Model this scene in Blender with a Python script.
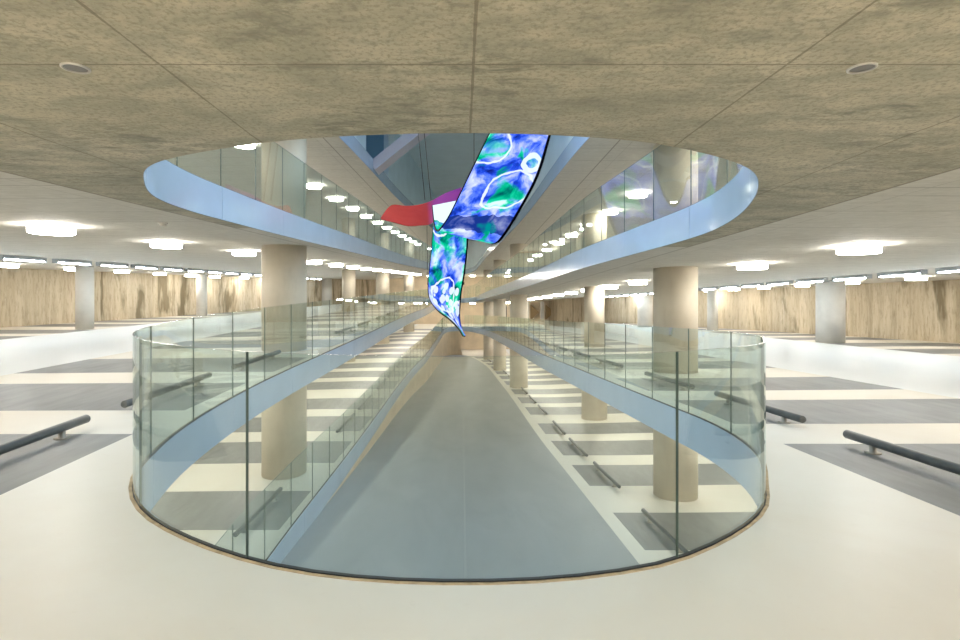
import bpy, bmesh, math, random
from mathutils import Vector
random.seed(7)
SC = bpy.context.scene
COL = SC.collection
for o in list(bpy.data.objects):
    bpy.data.objects.remove(o)

# ------------------------------------------------------------------ camera, world, exposure
CAM_H = 1.56
cam_d = bpy.data.cameras.new('camera'); cam = bpy.data.objects.new('camera', cam_d); COL.objects.link(cam)
cam.location = (0, 0, CAM_H); cam.rotation_euler = (math.pi/2, 0, 0)
cam_d.sensor_width = 36; cam_d.lens = 20.0
cam_d.shift_x = 0.01875; cam_d.shift_y = -0.0229
cam_d.clip_start = 0.02; cam_d.clip_end = 300
SC.camera = cam
SC.view_settings.view_transform = 'Standard'; SC.view_settings.look = 'None'
SC.view_settings.gamma = 1.0; SC.view_settings.use_curve_mapping = False
SC.view_settings.exposure = 0.5
w = bpy.data.worlds.new('world'); SC.world = w; w.use_nodes = True
w.node_tree.nodes['Background'].inputs[0].default_value = (0.8, 0.85, 0.9, 1)
w.node_tree.nodes['Background'].inputs[1].default_value = 0.3
SC.cycles.use_denoising = True
SC.cycles.max_bounces = 14; SC.cycles.diffuse_bounces = 6; SC.cycles.glossy_bounces = 4
SC.cycles.transparent_max_bounces = 40
SC.cycles.caustics_reflective = False; SC.cycles.caustics_refractive = False
SC.cycles.sample_clamp_indirect = 6

DRUM_GLOW = 30.0      # round drum lamps, warm white
TUBE_GLOW = 50.0      # linear tubes over the lanes, cool white
LED_GLOW = 0.95       # LED ribbon

fill_d = bpy.data.lights.new('added_blue_fill', 'AREA'); fill_d.shape = 'RECTANGLE'; fill_d.size = 4.5; fill_d.size_y = 8
fill_d.energy = 460; fill_d.color = (0.70, 0.86, 1.0)  # unseen area light, added to tint the slab edges and ramp blue
fill_o = bpy.data.objects.new('added_blue_fill', fill_d); COL.objects.link(fill_o); fill_o.location = (-0.2, 8.5, 9.3)

# ------------------------------------------------------------------ the plan of the building
FF = 3.07; CLR = 2.58; SLAB = FF - CLR; SLOPE = 0.028
Z0, Z1 = 2.95, 58.0
FAR = [(1.25, 53), (0.6, 56.5), (0, 58)]
NOSE = [(0, 2.95), (0.71, 3.02), (1.32, 3.23)]
NOSE_UP = [(0, 3.3), (0.7, 3.36), (1.35, 3.54)]
EDGE = {   # half width of the opening against distance, per level and side, measured along the building
    (0, -1): NOSE + [(2.24, 3.83), (2.74, 4.5), (3.03, 5.4), (3.2, 6.4), (3.31, 8.2), (3.3, 10), (3.14, 14.6), (3.03, 19), (2.93, 24), (2.7, 30), (2.38, 35), (2.15, 43), (1.97, 50), (1.8, 55), (1.25, 57.3), (0, 58)],
    (0, 1): NOSE + [(2.16, 3.92), (2.61, 4.65), (3.01, 5.45), (3.22, 6.3), (3.3, 7.3), (3.26, 8.3), (3.19, 10), (3.0, 14.8), (2.83, 19), (2.65, 29), (2.48, 35), (2.05, 46)] + FAR,
    (1, -1): NOSE_UP + [(2.4, 4.15), (2.95, 4.95), (3.33, 5.8), (3.5, 6.8), (3.53, 8.4), (3.48, 11.6), (3.28, 17), (3.07, 25), (2.8, 30), (2.4, 35.4), (1.9, 45)] + FAR,
    (1, 1): NOSE_UP + [(2.2, 4.1), (2.64, 4.75), (3.12, 5.95), (3.38, 7.1), (3.42, 8), (3.27, 10), (3.0, 13.4), (2.86, 18), (2.74, 23), (2.4, 30), (2.0, 37), (1.6, 46)] + FAR}
EDGE[(-1, -1)] = EDGE[(0, -1)]; EDGE[(-1, 1)] = EDGE[(0, 1)]; EDGE[(2, -1)] = EDGE[(1, -1)]; EDGE[(2, 1)] = EDGE[(1, 1)]

def catmull(pts, n=14):
    out = []
    P = [(-pts[1][0], pts[1][1])] + pts + [(-pts[-2][0], pts[-2][1])]
    for i in range(1, len(P)-2):
        p0, p1, p2, p3 = [Vector((a[0], a[1])) for a in P[i-1:i+3]]
        def t(a, b): return max((b-a).length, 1e-6) ** 0.5
        t0 = 0; t1 = t0+t(p0, p1); t2 = t1+t(p1, p2); t3 = t2+t(p2, p3)
        for k in range(n):
            u = t1 + (t2-t1)*k/n
            a1 = p0*((t1-u)/(t1-t0)) + p1*((u-t0)/(t1-t0))
            a2 = p1*((t2-u)/(t2-t1)) + p2*((u-t1)/(t2-t1))
            a3 = p2*((t3-u)/(t3-t2)) + p3*((u-t2)/(t3-t2))
            b1 = a1*((t2-u)/(t2-t0)) + a2*((u-t0)/(t2-t0))
            b2 = a2*((t3-u)/(t3-t1)) + a3*((u-t1)/(t3-t1))
            c = b1*((t2-u)/(t2-t1)) + b2*((u-t1)/(t2-t1))
            out.append((max(c.x, 0.0), c.y))
    out.append(pts[-1])
    return out

CURVES = {k: catmull(v) for k, v in EDGE.items()}

def interp(tab, z):
    if z <= tab[0][1]: return tab[0][0]
    for (x0, z0), (x1, z1) in zip(tab, tab[1:]):
        if z <= z1:
            return x0 + (x1-x0)*(z-z0)/max(z1-z0, 1e-9)
    return tab[-1][0]
def void_w(level, side, z): return interp(CURVES[(level, side)], z)
EXT = [(3.28, 8.0)] + [p for p in EDGE[(0, 1)] if p[1] > 8.5]
def edge_ext(z): return interp(EXT, z)
WALL = [(22.0, -9), (21.3, 10), (20.1, 22), (18.9, 28), (17.4, 36), (15.0, 46), (12.5, 56), (10.5, 64)]
def wall_x(z): return interp(WALL, z)
ZN, ZF = -8.0, 64.0

def rise(x, z):
    g = 1.0 - 0.48*min(max((abs(x)-5.0)/10.5, 0), 1)
    return SLOPE*min(max(z-3.32, 0), 54.68)*1.004*g
def elev(side, level, x, z):          # side -1 = left (climbs away from us), +1 = right (falls away)
    return level*FF - side*rise(x, z)

# ------------------------------------------------------------------ node materials
def new_mat(name):
    m = bpy.data.materials.new(name); m.use_nodes = True
    nt = m.node_tree; nt.nodes.clear()
    out = nt.nodes.new('ShaderNodeOutputMaterial')
    return m, nt, out
class NT:
    def __init__(s, nt): s.nt = nt
    def n(s, t, **kw):
        x = s.nt.nodes.new(t)
        for k, v in kw.items():
            if k.startswith('i_'):
                key = k[2:]
                x.inputs[int(key) if key.isdigit() else key.replace('_', ' ')].default_value = v
            else: setattr(x, k, v)
        return x
    def l(s, a, b): s.nt.links.new(a, b)
    def put(s, v, sock):
        if hasattr(v, 'is_linked') or hasattr(v, 'links'): s.l(v, sock)
        else: sock.default_value = v
    def math(s, op, a, b=0.0, c=None, clamp=False):
        x = s.n('ShaderNodeMath', operation=op, use_clamp=clamp)
        s.put(a, x.inputs[0]); s.put(b, x.inputs[1])
        if c is not None: s.put(c, x.inputs[2])
        return x.outputs[0]
    def mix(s, f, a, b, blend='MIX'):
        x = s.n('ShaderNodeMix', data_type='RGBA', blend_type=blend)
        s.put(f, x.inputs[0]); s.put(a, x.inputs[6]); s.put(b, x.inputs[7])
        return x.outputs[2]
    def ramp(s, f, stops):
        x = s.n('ShaderNodeValToRGB')
        cr = x.color_ramp
        while len(cr.elements) < len(stops): cr.elements.new(0.5)
        for e, (p, c) in zip(cr.elements, stops):
            e.position = p; e.color = c if len(c) == 4 else (*c, 1)
        s.put(f, x.inputs[0]); return x.outputs[0]
    def noise(s, vec, scale, detail=4, rough=0.55, dist=0.0):
        x = s.n('ShaderNodeTexNoise'); x.inputs['Scale'].default_value = scale
        x.inputs['Detail'].default_value = detail; x.inputs['Roughness'].default_value = rough
        x.inputs['Distortion'].default_value = dist
        if vec is not None: s.l(vec, x.inputs['Vector'])
        return x.outputs['Fac']
    def mapping(s, vec, scale=(1, 1, 1), loc=(0, 0, 0)):
        x = s.n('ShaderNodeMapping'); x.inputs['Scale'].default_value = scale; x.inputs['Location'].default_value = loc
        s.l(vec, x.inputs['Vector']); return x.outputs[0]
    def obj(s): return s.n('ShaderNodeTexCoord').outputs['Object']
    def between(s, v, a, b):
        return s.math('MULTIPLY', s.math('GREATER_THAN', v, a), s.math('LESS_THAN', v, b))
    def bsdf(s, out, col, rough=0.5, metal=0.0, bump=None, bs=0.1, spec=None):
        b = s.n('ShaderNodeBsdfPrincipled')
        s.put(col, b.inputs['Base Color']); s.put(rough, b.inputs['Roughness']); b.inputs['Metallic'].default_value = metal
        if spec is not None: b.inputs['Specular IOR Level'].default_value = spec
        if bump is not None:
            bp = s.n('ShaderNodeBump'); bp.inputs['Strength'].default_value = bs; bp.inputs['Distance'].default_value = 0.02
            s.l(bump, bp.inputs['Height']); s.l(bp.outputs[0], b.inputs['Normal'])
        s.l(b.outputs[0], out.inputs[0]); return b

def C4(r, g, b): return (r, g, b, 1)
def simple(name, col, rough=0.5, metal=0.0, var=0.08, scale=6.0, spec=None):
    m, nt, out = new_mat(name); q = NT(nt)
    f = q.noise(q.obj(), scale, 3)
    lo = C4(*[c*(1-var) for c in col]); hi = C4(*[min(1, c*(1+var)) for c in col])
    q.bsdf(out, q.ramp(f, [(0.3, lo), (0.7, hi)]), rough, metal, spec=spec); return m
def glow(name, col, strength):
    m, nt, out = new_mat(name); q = NT(nt)
    e = q.n('ShaderNodeEmission'); e.inputs[0].default_value = C4(*col); e.inputs[1].default_value = strength
    q.l(e.outputs[0], out.inputs[0]); return m

def floor_material():
    m, nt, out = new_mat('painted_deck'); q = NT(nt)
    uv = q.n('ShaderNodeUVMap', uv_map='plan').outputs[0]
    sx = q.n('ShaderNodeSeparateXYZ'); q.l(uv, sx.inputs[0])
    s, z = sx.outputs[0], sx.outputs[1]
    p = q.math('FLOORED_MODULO', q.math('SUBTRACT', z, 3.25), 9.8)
    t = q.math('FLOORED_MODULO', q.math('SUBTRACT', p, 0.95), 3.0)
    stall = q.math('MULTIPLY', q.math('LESS_THAN', t, 1.92), q.between(p, 0.94, 8.9))
    inner = q.between(s, 0.32, 5.15)
    outer = q.between(s, 12.0, 16.8)
    zone = q.math('MULTIPLY', q.math('MAXIMUM', inner, outer), q.between(z, 3.1, 55))
    stall = q.math('MAXIMUM', stall, q.between(z, 3.1, 6.0))
    dark = q.math('MULTIPLY', stall, zone)
    lane = q.between(s, 5.15, 12.0)
    lane = q.math('MULTIPLY', lane, q.math('GREATER_THAN', z, 4.0))
    o = q.obj()
    n1 = q.noise(o, 0.45, 5, 0.6, 0.6); n2 = q.noise(q.mapping(o, (3, 0.6, 1)), 2.0, 5, 0.6)
    n3 = q.noise(o, 9.0, 4, 0.7)
    cream = q.ramp(n1, [(0.3, C4(0.70, 0.645, 0.555)), (0.55, C4(0.75, 0.71, 0.635)), (0.75, C4(0.78, 0.75, 0.69))])
    cream = q.mix(q.ramp(n3, [(0.62, C4(0, 0, 0)), (0.8, C4(0.18, 0.18, 0.18))]), cream, C4(0.5, 0.44, 0.34))
    white = C4(0.80, 0.815, 0.82)  # lane colour carries the cold tint of the tube light
    grey = q.ramp(n2, [(0.25, C4(0.155, 0.157, 0.155)), (0.75, C4(0.235, 0.238, 0.235))])
    c = q.mix(lane, cream, white); c = q.mix(dark, c, grey)
    q.bsdf(out, c, q.ramp(n1, [(0.3, C4(.38, .38, .38)), (0.7, C4(.5, .5, .5))]), bump=n3, bs=0.03)
    return m
def road_material():
    m, nt, out = new_mat('grey_ramp'); q = NT(nt); o = q.obj()
    n1 = q.noise(q.mapping(o, (1, 0.4, 1)), 0.8, 5, 0.6, 0.5)
    sx = q.n('ShaderNodeSeparateXYZ'); q.l(o, sx.inputs[0])
    seam = q.math('LESS_THAN', q.math('ABSOLUTE', q.math('SUBTRACT', sx.outputs[0], 0.06)), 0.02)
    c = q.ramp(n1, [(0.3, C4(0.29, 0.305, 0.31)), (0.7, C4(0.37, 0.385, 0.39))])
    c = q.mix(seam, c, C4(0.36, 0.37, 0.37))
    q.bsdf(out, c, 0.42); return m
def ceiling_material():
    m, nt, out = new_mat('board_marked_concrete'); q = NT(nt); o = q.obj()
    sx = q.n('ShaderNodeSeparateXYZ'); q.l(o, sx.inputs[0]); x, y = sx.outputs[0], sx.outputs[1]
    big = q.noise(q.mapping(o, (0.55, 1.1, 1)), 0.9, 7, 0.62, 0.7)
    fine = q.noise(q.mapping(o, (2.2, 5, 1)), 2.6, 9, 0.72, 0.4)
    speck = q.noise(o, 38.0, 4, 0.7)
    base = q.ramp(big, [(0.28, C4(0.38, 0.365, 0.285)), (0.5, C4(0.56, 0.52, 0.40)), (0.72, C4(0.69, 0.635, 0.505))])
    d = q.ramp(fine, [(0.44, C4(0, 0, 0)), (0.62, C4(0.85, 0.85, 0.85))])
    blot = q.ramp(q.noise(q.mapping(o, (0.6, 1.6, 1), (3, 1, 0)), 1.1, 6, 0.65, 0.8), [(0.45, C4(0, 0, 0)), (0.62, C4(1, 1, 1))])
    base = q.mix(q.math('MULTIPLY', d, blot), base, C4(0.16, 0.165, 0.13))
    base = q.mix(q.ramp(speck, [(0.38, C4(.6, .6, .6)), (0.52, C4(0, 0, 0))]), base, C4(0.24, 0.22, 0.16))
    pale = q.ramp(fine, [(0.3, C4(0.60, 0.58, 0.515)), (0.7, C4(0.75, 0.73, 0.67))])
    outx = q.math('MAXIMUM', q.math('GREATER_THAN', q.math('ABSOLUTE', x), 3.82), q.math('GREATER_THAN', y, 9.0))
    c = q.mix(outx, base, pale)
    fx = q.math('ABSOLUTE', q.math('SUBTRACT', q.math('FRACT', q.math('ADD', q.math('DIVIDE', q.math('SUBTRACT', x, 0.05), 1.37), 40.5)), 0.5))
    fy = q.math('ABSOLUTE', q.math('SUBTRACT', q.math('FRACT', q.math('ADD', q.math('DIVIDE', q.math('SUBTRACT', y, 2.33), 2.74), 40.5)), 0.5))
    wob = q.math('MULTIPLY', q.math('SUBTRACT', q.noise(o, 5.0, 4, 0.6), 0.5), 0.010)
    fx = q.math('ADD', fx, wob); fy = q.math('ADD', fy, q.math('MULTIPLY', wob, 0.5))
    mid = q.noise(q.mapping(o, (1.0, 1.7, 1), (9, 4, 0)), 2.3, 8, 0.68, 0.5)
    c = q.mix(q.math('MULTIPLY', q.ramp(mid, [(0.38, C4(0.9, 0.9, 0.9)), (0.62, C4(0, 0, 0))]), q.math('SUBTRACT', 1.0, q.math('MULTIPLY', outx, 0.82))), c, q.mix(0.55, c, C4(0.22, 0.225, 0.18)))
    jx = q.math('LESS_THAN', fx, 0.0045); jy = q.math('LESS_THAN', fy, 0.0022)
    fb = q.math('ABSOLUTE', q.math('SUBTRACT', q.math('FRACT', q.math('ADD', q.math('DIVIDE', y, 1.1), 40.2)), 0.5))
    jb = q.math('MULTIPLY', q.math('MULTIPLY', q.math('LESS_THAN', fb, 0.012), outx), 0.55)
    edge = q.math('MULTIPLY', q.between(q.math('ABSOLUTE', x), 3.80, 3.835), 0.9)
    jx = q.math('MULTIPLY', jx, q.math('SUBTRACT', 1.0, q.math('MULTIPLY', outx, 0.5)))
    j = q.math('MAXIMUM', q.math('MAXIMUM', jx, jy), q.math('MAXIMUM', jb, edge))
    c = q.mix(q.math('MULTIPLY', j, 0.65), c, C4(0.16, 0.14, 0.10))
    h = q.math('SUBTRACT', fine, q.math('MULTIPLY', j, 1.5))
    q.bsdf(out, c, 0.75, bump=h, bs=0.25); return m
def wall_material():
    m, nt, out = new_mat('stained_diaphragm_wall'); q = NT(nt); o = q.obj()
    mp = q.mapping(o, (1.0, 1.0, 0.10))
    streak = q.noise(mp, 2.2, 8, 0.7, 0.2); fine = q.noise(q.mapping(o, (1, 1, 0.2)), 9.0, 6, 0.75)
    c = q.ramp(streak, [(0.25, C4(0.29, 0.22, 0.14)), (0.43, C4(0.50, 0.415, 0.29)), (0.58, C4(0.60, 0.515, 0.38)), (0.75, C4(0.67, 0.60, 0.49))])
    c = q.mix(q.ramp(fine, [(0.5, C4(0, 0, 0)), (0.68, C4(0.6, 0.6, 0.6))]), c, C4(0.25, 0.18, 0.105))
    st = q.noise(q.mapping(o, (0.9, 0.9, 0.16), (5, 2, 0)), 0.75, 5, 0.62, 0.5)
    st2 = q.ramp(st, [(0.565, C4(0, 0, 0)), (0.63, C4(0.8, 0.8, 0.8))])
    c = q.mix(st2, c, C4(0.15, 0.115, 0.06))
    q.bsdf(out, c, 0.85, bump=fine, bs=0.3); return m
def column_material():
    m, nt, out = new_mat('cast_column_concrete'); q = NT(nt); o = q.obj()
    a = q.noise(q.mapping(o, (1, 1, 0.25)), 5.0, 5, 0.6); b = q.noise(o, 1.1, 4, 0.6)
    c = q.ramp(b, [(0.3, C4(0.56, 0.50, 0.40)), (0.7, C4(0.64, 0.58, 0.47))])
    c = q.mix(q.ramp(a, [(0.5, C4(0, 0, 0)), (0.8, C4(.3, .3, .3))]), c, C4(0.42, 0.36, 0.27))
    q.bsdf(out, c, 0.6, bump=a, bs=0.04); return m
def glass_material():
    m, nt, out = new_mat('clear_laminated_glass'); q = NT(nt)
    lw = q.n('ShaderNodeLayerWeight'); lw.inputs[0].default_value = 0.5
    f = q.math('POWER', lw.outputs['Facing'], 5.0)
    f = q.math('ADD', q.math('MULTIPLY', f, 0.93), 0.045, clamp=True)
    t = q.n('ShaderNodeBsdfTransparent'); t.inputs[0].default_value = C4(0.925, 0.965, 0.95)
    g = q.n('ShaderNodeBsdfGlossy'); g.inputs['Roughness'].default_value = 0.0; g.inputs[0].default_value = C4(0.95, 1, 0.98)
    mx = q.n('ShaderNodeMixShader'); q.l(f, mx.inputs[0]); q.l(t.outputs[0], mx.inputs[1]); q.l(g.outputs[0], mx.inputs[2])
    q.l(mx.outputs[0], out.inputs[0]); return m
def led_material():
    m, nt, out = new_mat('led_picture'); q = NT(nt)
    uv = q.n('ShaderNodeUVMap', uv_map='plan').outputs[0]
    nz = q.n('ShaderNodeTexNoise'); nz.inputs['Scale'].default_value = 1.3; nz.inputs['Detail'].default_value = 3
    q.l(uv, nz.inputs['Vector'])
    va = q.n('ShaderNodeVectorMath', operation='MULTIPLY_ADD'); q.l(nz.outputs['Color'], va.inputs[0]); va.inputs[1].default_value = (0.5, 0.5, 0); q.l(uv, va.inputs[2])
    n1 = q.noise(va.outputs[0], 1.75, 6, 0.60, 0.45)
    c = q.ramp(n1, [(0.32, C4(0.005, 0.012, 0.16)), (0.42, C4(0.012, 0.06, 0.62)), (0.50, C4(0.10, 0.20, 0.92)), (0.57, C4(0.36, 0.43, 0.97)), (0.72, C4(0.74, 0.82, 1.0))])
    n2 = q.noise(q.mapping(va.outputs[0], (1, 1, 1), (7, 3, 0)), 1.05, 3, 0.5, 0.8)
    sv = q.n('ShaderNodeSeparateXYZ'); q.l(uv, sv.inputs[0])
    n2 = q.math('ADD', n2, q.math('ADD', q.math('MULTIPLY', q.between(sv.outputs[1], 5.4, 7.6), 0.06), q.math('MULTIPLY', q.between(sv.outputs[1], 11.9, 12.7), 0.08)))
    gm = q.ramp(n2, [(0.52, C4(0, 0, 0)), (0.60, C4(1, 1, 1))])
    g = q.ramp(n1, [(0.34, C4(0.0, 0.05, 0.08)), (0.46, C4(0.0, 0.36, 0.20)), (0.57, C4(0.01, 0.62, 0.36)), (0.66, C4(0.6, 0.95, 0.95))])
    c = q.mix(gm, c, g)
    vo = q.n('ShaderNodeTexVoronoi'); vo.inputs['Scale'].default_value = 0.75; q.l(va.outputs[0], vo.inputs['Vector'])
    ring = q.math('LESS_THAN', q.math('ABSOLUTE', q.math('SUBTRACT', vo.outputs['Distance'], 0.40)), 0.022)
    c = q.mix(q.math('MULTIPLY', ring, 0.8), c, C4(0.78, 0.86, 1.0))
    v2 = q.n('ShaderNodeTexVoronoi'); v2.inputs['Scale'].default_value = 3.4; q.l(uv, v2.inputs['Vector'])
    sx = q.n('ShaderNodeSeparateXYZ'); q.l(uv, sx.inputs[0])
    low = q.between(sx.outputs[1], 7.2, 8.9)
    cell = q.math('MULTIPLY', q.math('LESS_THAN', v2.outputs['Distance'], 0.40), low)
    c = q.mix(q.math('MULTIPLY', cell, 0.85), c, C4(0.70, 0.78, 1.0))
    n4 = q.noise(uv, 3.0, 2)
    vw = q.math('ADD', sx.outputs[1], q.math('MULTIPLY', q.math('SUBTRACT', n4, 0.5), 0.5))
    navy = q.between(vw, 15.22, 15.72)
    c = q.mix(q.math('MULTIPLY', navy, q.ramp(n1, [(0.5, C4(1, 1, 1)), (0.72, C4(0.6, 0.6, 0.6))])), c, q.mix(gm, C4(0.008, 0.03, 0.22), C4(0.0, 0.22, 0.24)))
    white = q.between(vw, 16.75, 18.0)
    c = q.mix(q.math('MULTIPLY', white, 0.9), c, C4(0.75, 0.95, 1.0))
    c = q.mix(q.between(sx.outputs[0], 0.03, 1.67), C4(0.002, 0.002, 0.004), c)
    e = q.n('ShaderNodeEmission'); q.l(c, e.inputs[0]); e.inputs[1].default_value = LED_GLOW
    q.l(e.outputs[0], out.inputs[0]); return m
def fabric_material():
    m, nt, out = new_mat('red_violet_fabric'); q = NT(nt)
    uv = q.n('ShaderNodeUVMap', uv_map='plan').outputs[0]
    sx = q.n('ShaderNodeSeparateXYZ'); q.l(uv, sx.inputs[0])
    c = q.ramp(sx.outputs[0], [(0.0, C4(0.52, 0.028, 0.010)), (0.52, C4(0.47, 0.018, 0.014)), (0.60, C4(0.36, 0.03, 0.30)), (1.0, C4(0.24, 0.02, 0.34))])
    f = q.noise(q.mapping(q.obj(), (1, 1, 3)), 3, 3)
    q.bsdf(out, q.mix(q.math('MULTIPLY', f, 0.3), c, C4(0.75, 0.12, 0.10)), 0.5, bump=f, bs=0.3); return m

M = dict(floor=floor_material(), road=road_material(), ceil=ceiling_material(), wall=wall_material(), column=column_material(),
         glass=glass_material(), led=led_material(), fabric=fabric_material(),
         edge=simple('glass_cut_edge', (0.07, 0.115, 0.10), 0.2),
         softedge=simple('green_glass_edge', (0.16, 0.21, 0.19), 0.2),
         rimglass=simple('polished_glass_rim', (0.30, 0.37, 0.345), 0.15, 0, 0.05, 3),
         fascia=simple('pale_blue_grey_cladding', (0.47, 0.59, 0.74), 0.15, 0.0, 0.04, 1.5),
         well=simple('blue_grey_plaster', (0.60, 0.73, 0.79), 0.6, 0, 0.05, 1.0),
         niche=simple('deep_blue_plaster', (0.20, 0.36, 0.50), 0.6, 0, 0.05, 1.0),
         brace=simple('pale_mauve_steel', (0.55, 0.51, 0.56), 0.5, 0, 0.04, 2.0),
         black=simple('black_rubber', (0.012, 0.012, 0.012), 0.5),
         seal=simple('tan_sealant', (0.50, 0.38, 0.24), 0.8, 0, 0.25, 14),
         steel=simple('dark_galvanised_steel', (0.10, 0.11, 0.115), 0.34, 0.35, 0.15, 8),
         plate=simple('bolted_foot_steel', (0.30, 0.28, 0.24), 0.5, 0.3),
         conc=simple('smooth_beige_concrete', (0.62, 0.52, 0.38), 0.7, 0, 0.10, 1.2),
         whitec=simple('pale_grey_concrete', (0.66, 0.64, 0.59), 0.65, 0, 0.06, 2.0),
         brown=simple('ochre_recess_concrete', (0.36, 0.26, 0.14), 0.8, 0, 0.15, 1.5),
         housing=simple('grey_lamp_housing', (0.42, 0.46, 0.50), 0.4),
         rim=simple('brushed_aluminium_rim', (0.6, 0.58, 0.54), 0.35, 0.6),
         lens=simple('unlit_grey_lens', (0.17, 0.16, 0.15), 0.3),
         plastic=simple('white_plastic', (0.75, 0.73, 0.68), 0.5),
         dblue=simple('dark_blue_door_paint', (0.02, 0.035, 0.06), 0.4),
         drum=glow('drum_diffuser_glow', (1.0, 0.945, 0.855), DRUM_GLOW),
         tube=glow('cool_tube_glow', (0.80, 0.91, 1.0), TUBE_GLOW))

# ------------------------------------------------------------------ mesh helpers
def link_mesh(name, verts, faces, mats, parent=None, uvs=None, midx=None, smooth=False):
    me = bpy.data.meshes.new(name)
    me.from_pydata([tuple(v) for v in verts], [], faces)
    for m in (mats if isinstance(mats, (list, tuple)) else [mats]): me.materials.append(m)
    if midx is not None:
        for p, i in zip(me.polygons, midx): p.material_index = i
    if uvs is not None:
        ul = me.uv_layers.new(name='plan')
        for lp in me.loops: ul.data[lp.index].uv = uvs[lp.vertex_index]
    if smooth:
        for p in me.polygons: p.use_smooth = True
    me.update()
    o = bpy.data.objects.new(name, me); COL.objects.link(o)
    if parent is not None: o.parent = parent
    return o
def tag(o, label, cat, group=None):
    o['label'] = label; o['category'] = cat
    if group: o['group'] = group
    return o
def thing(name, label, cat, loc=(0, 0, 0), rz=0.0, group=None):
    o = bpy.data.objects.new(name, None); COL.objects.link(o)
    o.location = loc; o.rotation_euler = (0, 0, rz); o.empty_display_size = 0.2
    return tag(o, label, cat, group)
def struct(o): o['kind'] = 'structure'; return o
def dup(root, label, loc, rot=None):
    r = root.copy(); COL.objects.link(r); r.location = loc; r['label'] = label
    if rot is not None: r.rotation_euler = rot
    for ch in list(root.children):
        c = ch.copy(); COL.objects.link(c); c.parent = r
        for g in ch.children:
            d = g.copy(); COL.objects.link(d); d.parent = c
    return r
class MB:
    def __init__(s): s.v = []; s.f = []; s.m = []
    def add(s, vs, fs, mi=0):
        b = len(s.v); s.v += [tuple(v) for v in vs]
        s.f += [tuple(i+b for i in f) for f in fs]; s.m += [mi]*len(fs)
    def box(s, lo, hi, mi=0):
        x0, y0, z0 = lo; x1, y1, z1 = hi
        s.add([(x0, y0, z0), (x1, y0, z0), (x1, y1, z0), (x0, y1, z0), (x0, y0, z1), (x1, y0, z1), (x1, y1, z1), (x0, y1, z1)],
              [(0, 3, 2, 1), (4, 5, 6, 7), (0, 1, 5, 4), (1, 2, 6, 5), (2, 3, 7, 6), (3, 0, 4, 7)], mi)
    def lathe(s, prof, n=32, c=(0, 0, 0), mi=0, axis='z'):   # prof: (r, h) list, closed at ends when r=0
        vs = []
        for r, h in prof:
            for k in range(n):
                a = 2*math.pi*k/n; p = (r*math.cos(a), r*math.sin(a), h)
                if axis == 'y': p = (p[0], p[2], p[1])
                vs.append((p[0]+c[0], p[1]+c[1], p[2]+c[2]))
        fs = []
        for i in range(len(prof)-1):
            for k in range(n):
                a, b = i*n+k, i*n+(k+1) % n
                fs.append((a, b, b+n, a+n) if axis == 'z' else (a, a+n, b+n, b))
        fs.append(tuple(range(n))[::-1] if axis == 'z' else tuple(range(n)))
        e = (len(prof)-1)*n
        fs.append(tuple(range(e, e+n)) if axis == 'z' else tuple(range(e, e+n))[::-1])
        s.add(vs, fs, mi)
    def beam(s, a, b, wu, wv, up=(0, 0, 1), mi=0):
        a = Vector(a); b = Vector(b); d = (b-a).normalized(); u = d.cross(Vector(up)).normalized(); v = u.cross(d)
        vs = []
        for p in (a, b):
            for su, sv in ((-1, -1), (1, -1), (1, 1), (-1, 1)): vs.append(p+u*wu/2*su+v*wv/2*sv)
        s.add(vs, [(0, 1, 2, 3), (7, 6, 5, 4), (0, 4, 5, 1), (1, 5, 6, 2), (2, 6, 7, 3), (3, 7, 4, 0)], mi)
    def build(s, name, mats, parent=None, smooth=False, bevel=0):
        o = link_mesh(name, s.v, s.f, mats, parent, midx=s.m, smooth=False)
        if smooth:
            me = o.data
            for p in me.polygons: p.use_smooth = len(p.vertices) == 4
        if bevel:
            bv = o.modifiers.new('bevel', 'BEVEL'); bv.width = bevel; bv.segments = 2
        return o

ORD = ['nearest', 'second', 'third', 'fourth', 'fifth', 'sixth', 'seventh', 'eighth', 'ninth', 'tenth', 'eleventh', 'twelfth', 'thirteenth',
       'fourteenth', 'fifteenth', 'sixteenth', 'seventeenth', 'eighteenth', 'nineteenth', 'twentieth', 'twenty-first', 'twenty-second', 'twenty-third']
def nth(i, first):      # counted from the first one the camera sees
    return ORD[i-first] + ' in view' if i >= first else ORD[i] + ' out of view'
SIDE = {-1: 'left', 1: 'right'}
LEV = {-1: 'lower', 0: 'middle', 1: 'upper'}

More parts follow.
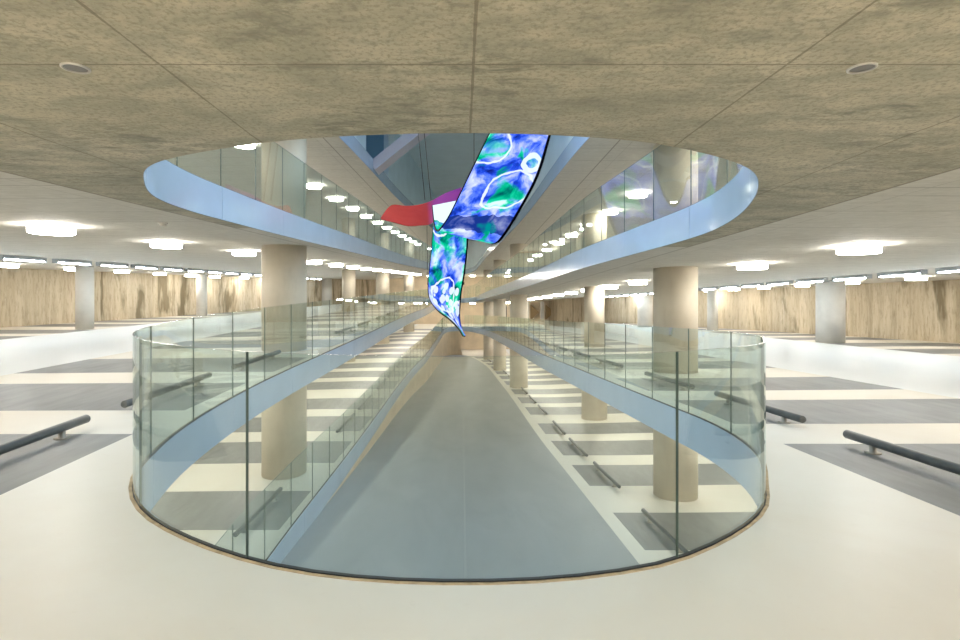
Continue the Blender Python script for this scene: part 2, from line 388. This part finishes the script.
# ------------------------------------------------------------------ decks: floors, ceilings, slab edges
def z_rows(level):
    zs = set()
    z = ZN
    while z < ZF: zs.add(round(z, 3)); z += 1.0
    zs.add(ZF); zs.add(3.0); zs.add(58.0)
    zs |= {round(p[1], 4) for sd in (-1, 1) for p in CURVES[(level, sd)]}
    return sorted(zs)
OFF = [0, 0.04, 0.12, 0.3, 0.6, 1.0, 1.5, 2.2, 3, 4, 5, 6, 7, 8, 9, 10, 11, 12, 13, 14, 15, 16, 17, 18, 19, 20]
def deck_surface(name, level, dz, mats, up=True, road=False, zmin=None):
    V, F, U, MI = [], [], [], []
    for side in (-1, 1):
        rows = []
        for z in z_rows(level):
            xi = void_w(level, side, z) if Z0 <= z <= Z1 else 0.0
            xw = wall_x(z)
            base = [xi] if True else []
            xs = [xi + (xw-xi)*(o/20.0)**1.25 for o in OFF]
            if road and side == 1:
                lo = -void_w(level, -1, z) if Z0 <= z <= Z1 else (0.0 if z < Z0 else -xw)
                xs = [lo + (xi-lo)*k/6 for k in range(6)] + xs
            row = []
            for x in xs:
                X = x*side
                if road and side == 1 and x < 0: zz = elev(side, level, 0, z)
                else: zz = elev(side, level, X, z)
                row.append(len(V)); V.append((X, z, zz+dz)); U.append((abs(x) - edge_ext(z) if x >= 0 else -1.0, z + ((0.28 if side < 0 else 0.14) if level == 0 else 0.0)))
            rows.append(row)
        zs = z_rows(level)
        for i in range(len(rows)-1):
            a, b = rows[i], rows[i+1]
            for k in range(len(a)-1):
                q = [a[k], a[k+1], b[k+1], b[k]]
                if side == -1: q = q[::-1]
                if not up: q = q[::-1]
                pts = {tuple(round(c, 5) for c in V[j]) for j in q}
                if len(pts) < 3: continue
                F.append(tuple(q))
                MI.append(1 if (road and side == 1 and k < 6 and zs[i] >= Z0-1e-6 and zs[i+1] <= Z1+1e-6) else 0)
    return struct(link_mesh(name, V, F, mats, uvs=U, midx=MI))
deck_surface('floor', 0, 0.0, [M['floor']])
deck_surface('floor', 1, 0.0, [M['floor']])
deck_surface('floor', -1, 0.0, [M['floor'], M['road']], road=True)
for lv in (0, 1, 2):
    deck_surface('ceiling', lv, -SLAB, [M['ceil']], up=False)

def outline(level):     # whole opening, from far end along the left edge, round the near end, back along the right edge
    return [(-x, z) for x, z in CURVES[(level, -1)][::-1]] + [(x, z) for x, z in CURVES[(level, 1)][1:]]
def arc_table(pts):
    s = [0.0]
    for a, b in zip(pts, pts[1:]): s.append(s[-1]+math.hypot(b[0]-a[0], b[1]-a[1]))
    return s
def at_arc(pts, tab, s):
    s = min(max(s, 0), tab[-1])
    lo, hi = 0, len(tab)-1
    while hi-lo > 1:
        m = (lo+hi)//2
        if tab[m] <= s: lo = m
        else: hi = m
    t = (s-tab[lo])/max(tab[hi]-tab[lo], 1e-9)
    a, b = pts[lo], pts[hi]
    return a[0]+(b[0]-a[0])*t, a[1]+(b[1]-a[1])*t
def frame(pts, tab, s):
    x, z = at_arc(pts, tab, s)
    a = at_arc(pts, tab, s-0.05); b = at_arc(pts, tab, s+0.05)
    d = Vector((b[0]-a[0], b[1]-a[1])).normalized()
    return Vector((x, z)), Vector((d.y, -d.x))      # outward (onto the deck)
def edge_z(level, x, z):
    return elev(-1 if x < 0 else 1, level, x, z)
def wall_strip(mb, pts, tab, s0, s1, n, o0, o1, zlo, zhi, level, mi=0, cap_mi=None, top_mi=None):
    """a curved upright slab following the edge; zlo/zhi are relative to the deck edge or functions of (x, z)"""
    vs = []
    for k in range(n+1):
        p, nr = frame(pts, tab, s0+(s1-s0)*k/n)
        e = edge_z(level, p.x, p.y)
        a = zlo(p.x, p.y) if callable(zlo) else e+zlo
        b = zhi(p.x, p.y) if callable(zhi) else e+zhi
        i = p+nr*o0; o = p+nr*o1
        vs += [(i.x, i.y, a), (i.x, i.y, b), (o.x, o.y, b), (o.x, o.y, a)]
    cap = mi if cap_mi is None else cap_mi; top = cap if top_mi is None else top_mi
    b0 = len(mb.v); mb.v += vs
    for k in range(n):
        q = b0+k*4
        for (i, j), m in (((0, 1), mi), ((1, 2), top), ((2, 3), mi), ((3, 0), cap)):
            mb.f.append((q+i, q+4+i, q+4+j, q+j)); mb.m.append(m)
    mb.f.append((b0, b0+1, b0+2, b0+3)); mb.m.append(cap)
    e = b0+n*4
    mb.f.append((e+3, e+2, e+1, e)); mb.m.append(cap)

OUT = {k: outline(k) for k in (-1, 0, 1, 2)}; TAB = {k: arc_table(OUT[k]) for k in OUT}
def mid_s(level): return TAB[level][len(CURVES[(level, -1)])-1]
def cladding(num, level, s_from=None, s_to=None):
    pts, tab = OUT[level], TAB[level]; mb = MB(); c = mid_s(level)
    s_from = 0.0 if s_from is None else s_from; s_to = tab[-1] if s_to is None else s_to
    L = 2.63; k0 = math.floor((s_from-c)/L-0.5); s = c+(k0+0.5)*L
    while s < s_to-1e-3:
        a, b = max(s, s_from), min(s+L, s_to)
        if b-a > 0.05: wall_strip(mb, pts, tab, a+0.005, b-0.005, 14 if (b-a) > 1 else 4, -0.006, 0.03, -SLAB+0.004, 0.0, level)
        s += L
    o = mb.build('trim_%d' % num, [M['fascia']], smooth=True); o.data.set_sharp_from_angle(angle=0.6)
    return struct(o)
cladding(1, 0); cladding(2, 1); cladding(3, 2)
lo_c = mid_s(-1)
# the lower left deck climbs out of the grey ramp: its slab edge and the concrete wall under it
s_near = lo_c - 1.3
def ramp_z(x, z): return elev(1, -1, 0, z)
mb = MB(); pts, tab = OUT[-1], TAB[-1]
s = 0.0
while s < s_near:
    b = min(s+2.66, s_near)
    def lo(x, z): return max(edge_z(-1, x, z)-SLAB, ramp_z(x, z)-0.02)
    wall_strip(mb, pts, tab, s+0.004, b-0.004, 12, -0.02, 0.03, lo, 0.0, -1); s = b
struct(mb.build('trim_4', [M['fascia']]))
mb = MB()
wall_strip(mb, pts, tab, 0.0, s_near, 120, 0.0, 0.05, lambda x, z: ramp_z(x, z)-0.05, -SLAB*0.6, -1)
struct(mb.build('wall_ramp', [M['conc']]))

# outer walls
def outer_wall(name, side):
    V, F = [], []
    n = 80
    for k in range(n+1):
        z = ZN+(ZF-ZN)*k/n; x = wall_x(z)*side; x2 = x+0.3*side
        V += [(x, z, -8.5), (x, z, 6.9), (x2, z, 6.9), (x2, z, -8.5)]
    for k in range(n):
        q = k*4
        for i in range(4):
            j = (i+1) % 4
            f = (q+i, q+4+i, q+4+j, q+j); F.append(f if side < 0 else f[::-1])
    return struct(link_mesh(name, V, F, M['wall']))
outer_wall('wall_left', -1); outer_wall('wall_right', 1)
mb = MB(); mb.box((-11, ZF, -8.5), (11, ZF+0.3, 8.5)); struct(mb.build('wall_back', [M['conc']]))
mb = MB(); mb.box((-23, ZN-0.3, -8.5), (23, ZN, 8.5)); struct(mb.build('wall_front', [M['conc']]))

# roof over the opening: upstand walls, niche, brace and flat roof
ROOF = CAM_H + 7.9
mb = MB(); pts, tab = OUT[2], TAB[2]
def s_of(z, side):
    best = min(range(len(pts)), key=lambda i: abs(pts[i][1]-z) + (0 if pts[i][0]*side > 0 else 1e3)); return tab[best]
sn0, sn1 = s_of(22.6, -1), s_of(18.0, -1)
wall_strip(mb, pts, tab, 0, sn0, 60, 0.0, 0.2, 0.0, lambda x, z: ROOF, 2)
wall_strip(mb, pts, tab, sn1, tab[-1], 160, 0.0, 0.2, 0.0, lambda x, z: ROOF, 2)
struct(mb.build('wall_lightwell', [M['well']]))
mb = MB()
wall_strip(mb, pts, tab, sn0, sn1, 8, 1.3, 1.5, 0.0, lambda x, z: ROOF, 2)
p0, q0 = frame(pts, tab, sn0); p1, q1 = frame(pts, tab, sn1)
ez = 2*FF+0.4
for p, q in ((p0, q0), (p1, q1)):
    a = p+q*0.2; b = p+q*1.5; mb.beam((a.x, a.y, (ez+ROOF)/2), (b.x, b.y, (ez+ROOF)/2), 0.1, ROOF-ez, mi=0)
struct(mb.build('wall_niche', [M['niche']]))
mb = MB(); mb.box((-5.5, 2.5, ROOF), (4.5, 60, ROOF+0.2)); struct(mb.build('ceiling_roof', [M['well']]))
mb = MB(); mb.box((-6.5, 17.9, 2*FF+0.35), (-3.3, 22.8, 2*FF+0.42)); struct(mb.build('floor_niche', [M['niche']]))
mb = MB(); mb.beam((-3.25, 19.7, 2*FF+0.2), (0.75, 19.7, ROOF+0.1), 0.35, 0.85, up=(0, 1, 0))
tag(mb.build('diagonal_brace', [M['brace']]), 'pale mauve steel brace slanting across the light well above the opening', 'brace')

# ------------------------------------------------------------------ columns
def column(label, x, z, d, level, group, capital=False):
    side = -1 if x < 0 else 1
    b = elev(side, level, x, z); h = CLR
    mb = MB(); r = d/2
    mb.lathe([(r, -0.03), (r, h+0.03)], 48)
    o = mb.build('concrete_column', [M['column'] if abs(x) < 12 else M['whitec']], smooth=True)
    o.location = (x, z, b); return tag(o, label, 'column', group)
LEFT = [(-4.43, 13.3, 1.07), (-7.3, 22.9, 1.05), (-6.95, 32.7, 0.82), (-6.3, 42.4, 1.05), (-5.2, 52.2, 1.05)]
RIGHT = [(5.32, 13.3, 1.04), (5.68, 22.9, 1.07), (3.48, 32.7, 1.10), (3.0, 42.4, 1.0), (2.6, 52.2, 1.0)]
for lv in (-1, 0, 1):
    for sd, lst in ((-1, LEFT), (1, RIGHT)):
        for i, (x, z, d) in enumerate(lst):
            if lv == 0 and sd == 1 and i == 1: d = 0.85
            column('round beige concrete column, %s from us along the %s side of the %s deck opening' % (ORD[i], SIDE[sd], LEV[lv]),
                   x, z, d, lv, 'columns round the opening')
OUTER = {-1: [(-15.7, 22.2, 0.65), (-16.1, 33.0, 0.62), (-13.2, 52.0, 1.0)], 1: [(15.4, 22.3, 1.04), (15.5, 33.0, 0.62), (13.9, 40.5, 1.1), (12.4, 48.0, 0.8)]}
for sd in (-1, 1):
    for i, (x, z, d) in enumerate(OUTER[sd]):
        column('pale grey round column, %s from us beside the %s stained wall, middle deck' % (ORD[i], SIDE[sd]), x, z, d, 0, 'columns by the outer walls')

# ------------------------------------------------------------------ glass balustrades
GH = 1.24; PW = 1.315
def balustrade(label, level, s_from, s_to, full):
    pts, tab = OUT[level], TAB[level]; c = mid_s(level)
    root = thing('glass_balustrade', label, 'railing', (0, Z0, level*FF))
    def fix(o): o.parent = root; o.matrix_parent_inverse = root.matrix_basis.inverted(); return o
    edges = []
    k = 1
    while c-PW*k > s_from: edges.append(c-PW*k); k += 1
    k = 1
    while c+PW*k < s_to: edges.append(c+PW*k); k += 1
    edges = sorted(edges)
    if edges[0]-s_from > 0.4: edges = [s_from] + edges
    if s_to-edges[-1] > 0.4: edges.append(s_to)
    for a, b in zip(edges, edges[1:]):
        if b-a < 0.15: continue
        mb = MB()
        wall_strip(mb, pts, tab, a+0.004, b-0.004, 16 if b-a > 1.5 else 10, 0.012, 0.026, 0.0, GH, level, 0, 1, 2)
        gp = fix(mb.build('glass_pane', [M['glass'], M['edge'] if full and b-a > 1.5 else M['softedge'], M['rimglass']], smooth=True)); gp.data.set_sharp_from_angle(angle=0.6)
    n = int((s_to-s_from)/0.25)
    mb = MB(); wall_strip(mb, pts, tab, s_from, s_to, n, 0.006, 0.031, -0.01, 0.010, level)
    fix(mb.build('base_channel', [M['black']]))
    if full:
        mb = MB(); wall_strip(mb, pts, tab, s_from, s_to, n, 0.031, 0.055, -0.01, 0.003, level)
        fix(mb.build('sealant_strip', [M['seal']]))
balustrade('curved frameless glass railing round the opening right before us, middle deck', 0, 0.3, TAB[0][-1]-0.3, True)
balustrade('frameless glass railing round the opening on the upper deck above us', 1, 0.3, TAB[1][-1]-0.3, False)
balustrade('frameless glass railing of the lower left deck beside the grey ramp', -1, 0.3, s_near-0.4, False)

# ------------------------------------------------------------------ wheel stops
def stop_proto():
    r = thing('wheel_stop', '', 'wheel stop', group='tubular wheel stops in the parking bays')
    L = 2.2; R = 0.047; H = 0.115
    mb = MB(); mb.lathe([(0.0001, -L/2), (R*0.93, -L/2), (R, -L/2+0.008), (R, L/2-0.008), (R*0.93, L/2), (0.0001, L/2)], 20, (0, 0, H), axis='y')
    mb.build('tube', [M['steel']], r, smooth=True)
    for y in (-0.72, 0.72):
        mb = MB(); mb.lathe([(0.075, 0.0), (0.075, 0.012), (0.034, 0.013), (0.034, H-0.03)], 16, (0, y, 0))
        mb.build('foot', [M['plate']], r, smooth=True)
    return r
stop0 = None
for lv, sd in ((0, -1), (0, 1), (-1, -1), (-1, 1)):
    i = 0
    for g in range(-1, 5):
        for j in range(3):
            zc = 13.05+9.8*g-4.9-3.95+j*3.0+0.95+0.12
            zc = 3.25+9.8*g+0.95+3.0*j+0.66
            if lv == 0 and sd < 0 and i == 0: zc += 0.1
            if zc < 4.5 or zc > 53 or (lv == -1 and zc < 10): continue
            x = sd*(edge_ext(zc)+((1.02 if sd > 0 else 0.98) if lv == 0 else 0.95))
            if any(math.hypot((x-a)*1.0, max(abs(zc-b)-1.15, 0)) < d/2+0.1 for a, b, d in LEFT+RIGHT): continue
            dz = 1.1
            xa = sd*(edge_ext(zc-dz)+((1.02 if sd > 0 else 0.98) if lv == 0 else 0.95)); xb = sd*(edge_ext(zc+dz)+((1.02 if sd > 0 else 0.98) if lv == 0 else 0.95))
            za, zb = elev(sd, lv, xa, zc-dz), elev(sd, lv, xb, zc+dz)
            lab = 'dark steel tube wheel stop, %s from us in the %s bays of the %s deck' % (ORD[i], SIDE[sd], LEV[lv])
            rot = (math.atan2(zb-za, 2*dz), 0, -math.atan2(xb-xa, 2*dz)); loc = (x, zc, elev(sd, lv, x, zc))
            if stop0 is None:
                stop0 = stop_proto(); stop0['label'] = lab; stop0.location = loc; stop0.rotation_euler = rot
            else: dup(stop0, lab, loc, rot)
            i += 1

# ------------------------------------------------------------------ lamps
def drum_proto():
    r = thing('drum_lamp', '', 'ceiling lamp', group='round drum lamps on the ceilings')
    mb = MB(); mb.lathe([(0.27, -0.025), (0.27, 0.005)], 32); mb.build('ceiling_base', [M['housing']], r, smooth=True)
    mb = MB(); mb.lathe([(0.0001, -0.135), (0.29, -0.135), (0.31, -0.12), (0.31, -0.025), (0.0001, -0.025)], 32)
    mb.build('diffuser', [M['drum']], r, smooth=True)
    return r
drum0 = None
def place_drum(lab, x, z, level):
    global drum0
    sd = -1 if x < 0 else 1
    loc = (x, z, elev(sd, level, x, z)+CLR)
    if drum0 is None:
        drum0 = drum_proto(); drum0['label'] = lab; drum0.location = loc
    else: dup(drum0, lab, loc)
ZL = [8.45+3.27*k for k in range(-2, 15)]
ROWX = [(6.5, 0), (6.5, 11.7), (6.12, 15), (5.98, 21.5), (5.8, 26), (5.65, 31), (5.4, 36), (4.8, 48), (4.3, 58)]
def row_x(z): return interp(ROWX, z)
for lv in (0, 1, -1):
    for sd in (-1, 1):
        for i, z in enumerate(ZL):
            if lv == -1 and z < 8: continue
            place_drum('drum lamp, %s, in the %s ceiling row near the %s opening' % (nth(i, {0: 2, 1: 4, -1: 99}[lv]), SIDE[sd], LEV[lv]),
                       sd*row_x(z)+(0.12 if sd > 0 else 0), z+(0.45 if sd > 0 else 0), lv)
for sd in (-1, 1):
    zz = [z for z in [19.5+3.27*k for k in range(-4, 9)]]
    for i, z in enumerate(zz):
        place_drum('glowing drum lamp, %s, in the ceiling row along the %s stained wall' % (nth(i, 4), SIDE[sd]), sd*(16.6 if z < 36 else 16.6-0.2*(z-36)), z, 0)
# unseen drum lamps added behind us to brighten the near floor and ceiling
for lv in (0, 1, -1):
    for i, (x, z) in enumerate(((-5.4, -1.0), (-3.6, -2.0), (-1.25, -2.4), (1.25, -2.4), (3.6, -2.0), (5.4, -1.0), (-7.6, -3.2), (-5.0, -3.9), (-2.5, -4.5), (0.0, -4.6), (2.5, -4.5), (5.0, -3.9), (7.6, -3.2), (-3.8, -6.6), (-1.3, -6.7), (1.3, -6.7), (3.8, -6.6))):
        place_drum('added unseen drum lamp, %s of the ceiling lamps behind us on the %s deck' % (ORD[i] if i else 'first', LEV[lv]), x, z, lv)
for lv in (-1, 0, 1):      # more lamps added to light the dark far end
    for i, (x, z) in enumerate(((-6.0, 61.0), (-3.6, 60.2), (-1.2, 60.0), (1.2, 60.0), (3.6, 60.2), (6.0, 61.0))):
        place_drum('added drum lamp, %s from the left across the far end of the %s deck' % (ORD[i] if i else 'first', LEV[lv]), x, z, lv)
for lv in (-1, 1):  # extra drum rows added to brighten the lower and upper decks
    for sd in (-1, 1):
        for i in range(11):
            z = 9.7+3.27*i
            place_drum('added drum lamp, %s from us along the outer wall, %s side of the %s deck' % (ORD[i], SIDE[sd], LEV[lv]), sd*(13.6 if z < 36 else 13.6-0.2*(z-36)), z, lv)
def tube_proto():
    r = thing('tube_light', '', 'tube light', group='linear tube lights over the driving lanes')
    mb = MB(); mb.box((-0.085, -0.8, -0.11), (0.085, 0.8, -0.012)); mb.build('housing', [M['housing']], r)
    mb = MB(); mb.lathe([(0.03, -0.74), (0.03, 0.74)], 12, (0, 0, -0.118), axis='y'); mb.build('tube', [M['tube']], r, smooth=True)
    for y in (-0.78, 0.78):
        mb = MB(); mb.box((-0.08, y-0.03, -0.152), (0.08, y+0.03, -0.11)); mb.build('end_cap', [M['housing']], r)
    return r
tube0 = None
for lv in (0,):
    for sd in (-1, 1):
        for i in range(20):
            z = 9.7+2.03*i
            x = 13.0*sd
            lab = 'lit tube light, %s, above the %s driving lane, middle deck' % (nth(i, 3), SIDE[sd])
            loc = (x, z, elev(sd, lv, x, z)+CLR)
            rot = (-sd*math.atan(SLOPE*0.63), 0, 0)
            if tube0 is None:
                tube0 = tube_proto(); tube0['label'] = lab; tube0.location = loc; tube0.rotation_euler = rot
            else: dup(tube0, lab, loc, rot)

# recessed downlights and smoke detectors in the concrete over our heads
dl = None
for x, lab in ((-1.71, 'small unlit recessed round spotlight in the left part of the rough ceiling'), (1.77, 'small unlit recessed round spotlight in the right part of the rough ceiling')):
    if dl is None:
        dl = thing('recessed_spotlight', lab, 'spotlight', (x, 2.36, CLR), group='recessed spotlights above us')
        mb = MB(); mb.lathe([(0.057, 0.004), (0.057, -0.006), (0.048, -0.008), (0.046, 0.004)], 32); mb.build('rim', [M['rim']], dl, smooth=True)
        mb = MB(); mb.lathe([(0.0001, -0.002), (0.047, -0.002), (0.047, 0.004)], 32); mb.build('lens', [M['lens']], dl)
    else: dup(dl, lab, (x, 2.36, CLR))
sm = None
for x, z, lab in ((-4.6, 8.2, 'white ceiling smoke detector between the left lamps and the opening'), (15.2, 18.9, 'white ceiling smoke detector near the right stained wall')):
    loc = (x, z, elev(-1 if x < 0 else 1, 0, x, z)+CLR)
    if sm is None:
        sm = thing('smoke_detector', lab, 'smoke detector', loc)
        mb = MB(); mb.lathe([(0.07, 0.01), (0.07, -0.02)], 24); mb.build('base', [M['plastic']], sm, smooth=True)
        mb = MB(); mb.lathe([(0.05, -0.02), (0.055, -0.035), (0.035, -0.06), (0.0001, -0.062)], 24); mb.build('sensor_head', [M['plastic']], sm, smooth=True)
    else: dup(sm, lab, loc)

# ------------------------------------------------------------------ LED ribbon sculpture hanging in the opening
def P(px, py, z): return Vector(((px-462.0)/533.0*z, z, CAM_H+(298.0-py)/533.0*z))
led = thing('led_ribbon', 'twisted hanging ribbon of blue and green LED screen with red fabric back', 'screen sculpture', (0, 15, CAM_H))
def under(o): o.parent = led; o.matrix_parent_inverse = led.matrix_basis.inverted(); return o

def resample(pts, n):
    out = []
    m = len(pts)
    for k in range(n+1):
        u = k/n*(m-1); i = min(int(u), m-2); t = u-i
        p0, p1, p2, p3 = pts[max(i-1, 0)], pts[i], pts[i+1], pts[min(i+2, m-1)]
        out.append(0.5*((2*p1)+(p2-p0)*t+(2*p0-5*p1+4*p2-p3)*t*t+(3*p1-p0-3*p2+p3)*t*t*t))
    return out
def ribbon(name, left, right, mats, v0, thick=0.05, n=48, m=8, uscale=1.75, uvfab=False, front=1):
    L = resample(left, n); R = resample(right, n)
    G = [[L[i].lerp(R[i], j/m) for j in range(m+1)] for i in range(n+1)]
    V, F, U, MI = [], [], [], []
    def nrm(i, j):
        a = G[min(i+1, n)][j]-G[max(i-1, 0)][j]; b = G[i][min(j+1, m)]-G[i][max(j-1, 0)]
        k = a.cross(b); return k.normalized() if k.length > 1e-9 else Vector((0, -1, 0))
    acc = [0.0]
    for i in range(n): acc.append(acc[-1]+(G[i+1][m//2]-G[i][m//2]).length)
    for sgn in (0.5, -0.5):
        for i in range(n+1):
            for j in range(m+1):
                V.append(G[i][j]+nrm(i, j)*thick*sgn)
                U.append((i/n, j/m) if uvfab else (j/m*uscale, v0+acc[i]))
    N = (n+1)*(m+1)
    def id(i, j): return i*(m+1)+j
    for i in range(n):
        for j in range(m):
            q = (id(i, j), id(i+1, j), id(i+1, j+1), id(i, j+1))
            F.append(q); MI.append(0 if front == 1 else 1)
            F.append(tuple(N+k for k in q[::-1])); MI.append(1 if front == 1 else 0)
    for i in range(n):
        for j in (0, m):
            F.append((id(i, j), id(i+1, j), N+id(i+1, j), N+id(i, j))); MI.append(2)
    for j in range(m):
        for i in (0, n):
            F.append((id(i, j), id(i, j+1), N+id(i, j+1), N+id(i, j))); MI.append(2)
    return under(link_mesh(name, V, F, mats, uvs=U, midx=MI, smooth=False))
led_m = [M['led'], M['led'], M['black']]
# front strip: unseen top lengthened for more light in the well, curls under at the bottom and turns back up behind itself
ribbon('upper_screen',
       [P(540, 30, 13.2), P(508, 95, 14.0), P(487, 137, 14.3), P(467, 178, 14.6), P(450, 213, 14.9), P(441, 227, 15.1), P(437, 230.5, 15.35), P(434, 226, 15.6), P(432, 206, 15.9)],
       [P(600, 30, 13.6), P(563, 92, 14.3), P(550, 138, 14.5), P(538, 177, 14.7), P(519, 213, 14.9), P(505, 235, 15.1), P(496, 243, 15.4), P(487, 238, 15.8), P(462, 200, 16.2)],
       [M['led'], M['led'], M['black']], 10.0, n=64)
# lower strip hanging down with an upturned tip
ribbon('lower_screen',
       [P(432.5, 226, 15.7), P(431, 250, 15.6), P(428, 280, 15.5), P(429, 298, 15.4), P(437, 310, 15.3), P(449, 319, 15.15), P(458, 328, 15.0), P(463, 336, 14.9)],
       [P(468, 234, 15.9), P(467.5, 250, 15.8), P(465, 272, 15.7), P(461.5, 294, 15.6), P(460, 312, 15.45), P(460.5, 324, 15.3), P(462.5, 332, 15.1), P(465.5, 336.5, 14.95)],
       led_m, 5.6, n=48)
# red and violet fabric on the back
ribbon('fabric_back',
       [P(381, 217.5, 14.6), P(391, 205.5, 14.9), P(405, 206, 15.3), P(418, 205, 15.7), P(431, 201, 16.0), P(446, 193, 16.3), P(463, 187, 16.6), P(475, 184, 16.8)],
       [P(381.5, 219.5, 14.6), P(394, 222.5, 14.8), P(408, 226, 15.1), P(420, 225.5, 15.5), P(432, 223, 15.85), P(446, 206, 16.2), P(462, 204, 16.6), P(475, 204, 16.8)],
       [M['fabric']]*3, 0, thick=0.03, uvfab=True)
for x, xe, zt in ((417, 425, 16.0), (423, 431, 16.0), (474, 474, 16.4)):
    a = P(xe, 200, 16.0); b = P(x, 120, 16.0)
    d = (b-a); t = (ROOF-0.03-a.z)/d.z; b = a+d*t
    mb = MB(); mb.beam(a, b, 0.018, 0.018, up=(0, 1, 0)); under(mb.build('suspension_cable', [M['black']]))
a = P(427, 226, 15.9); b = P(427.5, 285, 15.6)
mb = MB(); mb.beam(a, b, 0.014, 0.014, up=(0, 1, 0)); under(mb.build('suspension_cable', [M['black']]))
a = P(462, 283.5, 15.7)
mb = MB(); mb.box((a.x-0.03, a.y-0.04, a.z-0.04), (a.x+0.07, a.y+0.04, a.z+0.04)); under(mb.build('sensor_box', [M['black']]))

# ------------------------------------------------------------------ the far end of the decks
for lv in (-1, 0):
    b = elev(1, lv, 6, 61)
    for x in (7.6, 9.3):
        mb = MB(); mb.box((x-0.18, 61.6, b-0.05), (x+0.18, 62.0, b+CLR+0.05)); struct(mb.build('trim_%d' % (10+int(x*10)+(lv+1)*200), [M['whitec']]))
b = elev(1, 0, 8, 62)
for x in (8.2, 10.0):
    mb = MB(); mb.add([(x, 63.6, b+0.3), (x, 63.6, b+2.1), (x+1.0, 63.6, b+1.2), (x, 64.0, b+0.3), (x, 64.0, b+2.1), (x+1.0, 64.0, b+1.2)],
                      [(0, 1, 2), (5, 4, 3), (0, 3, 4, 1), (1, 4, 5, 2), (2, 5, 3, 0)])
    struct(mb.build('trim_%d' % (300+int(x*10)), [M['brown']]))
mb = MB(); mb.box((4.85, 63.9, elev(1, 0, 5, 63)), (5.35, 64.02, elev(1, 0, 5, 63)+2.1)); struct(mb.build('door_1', [M['dblue']]))
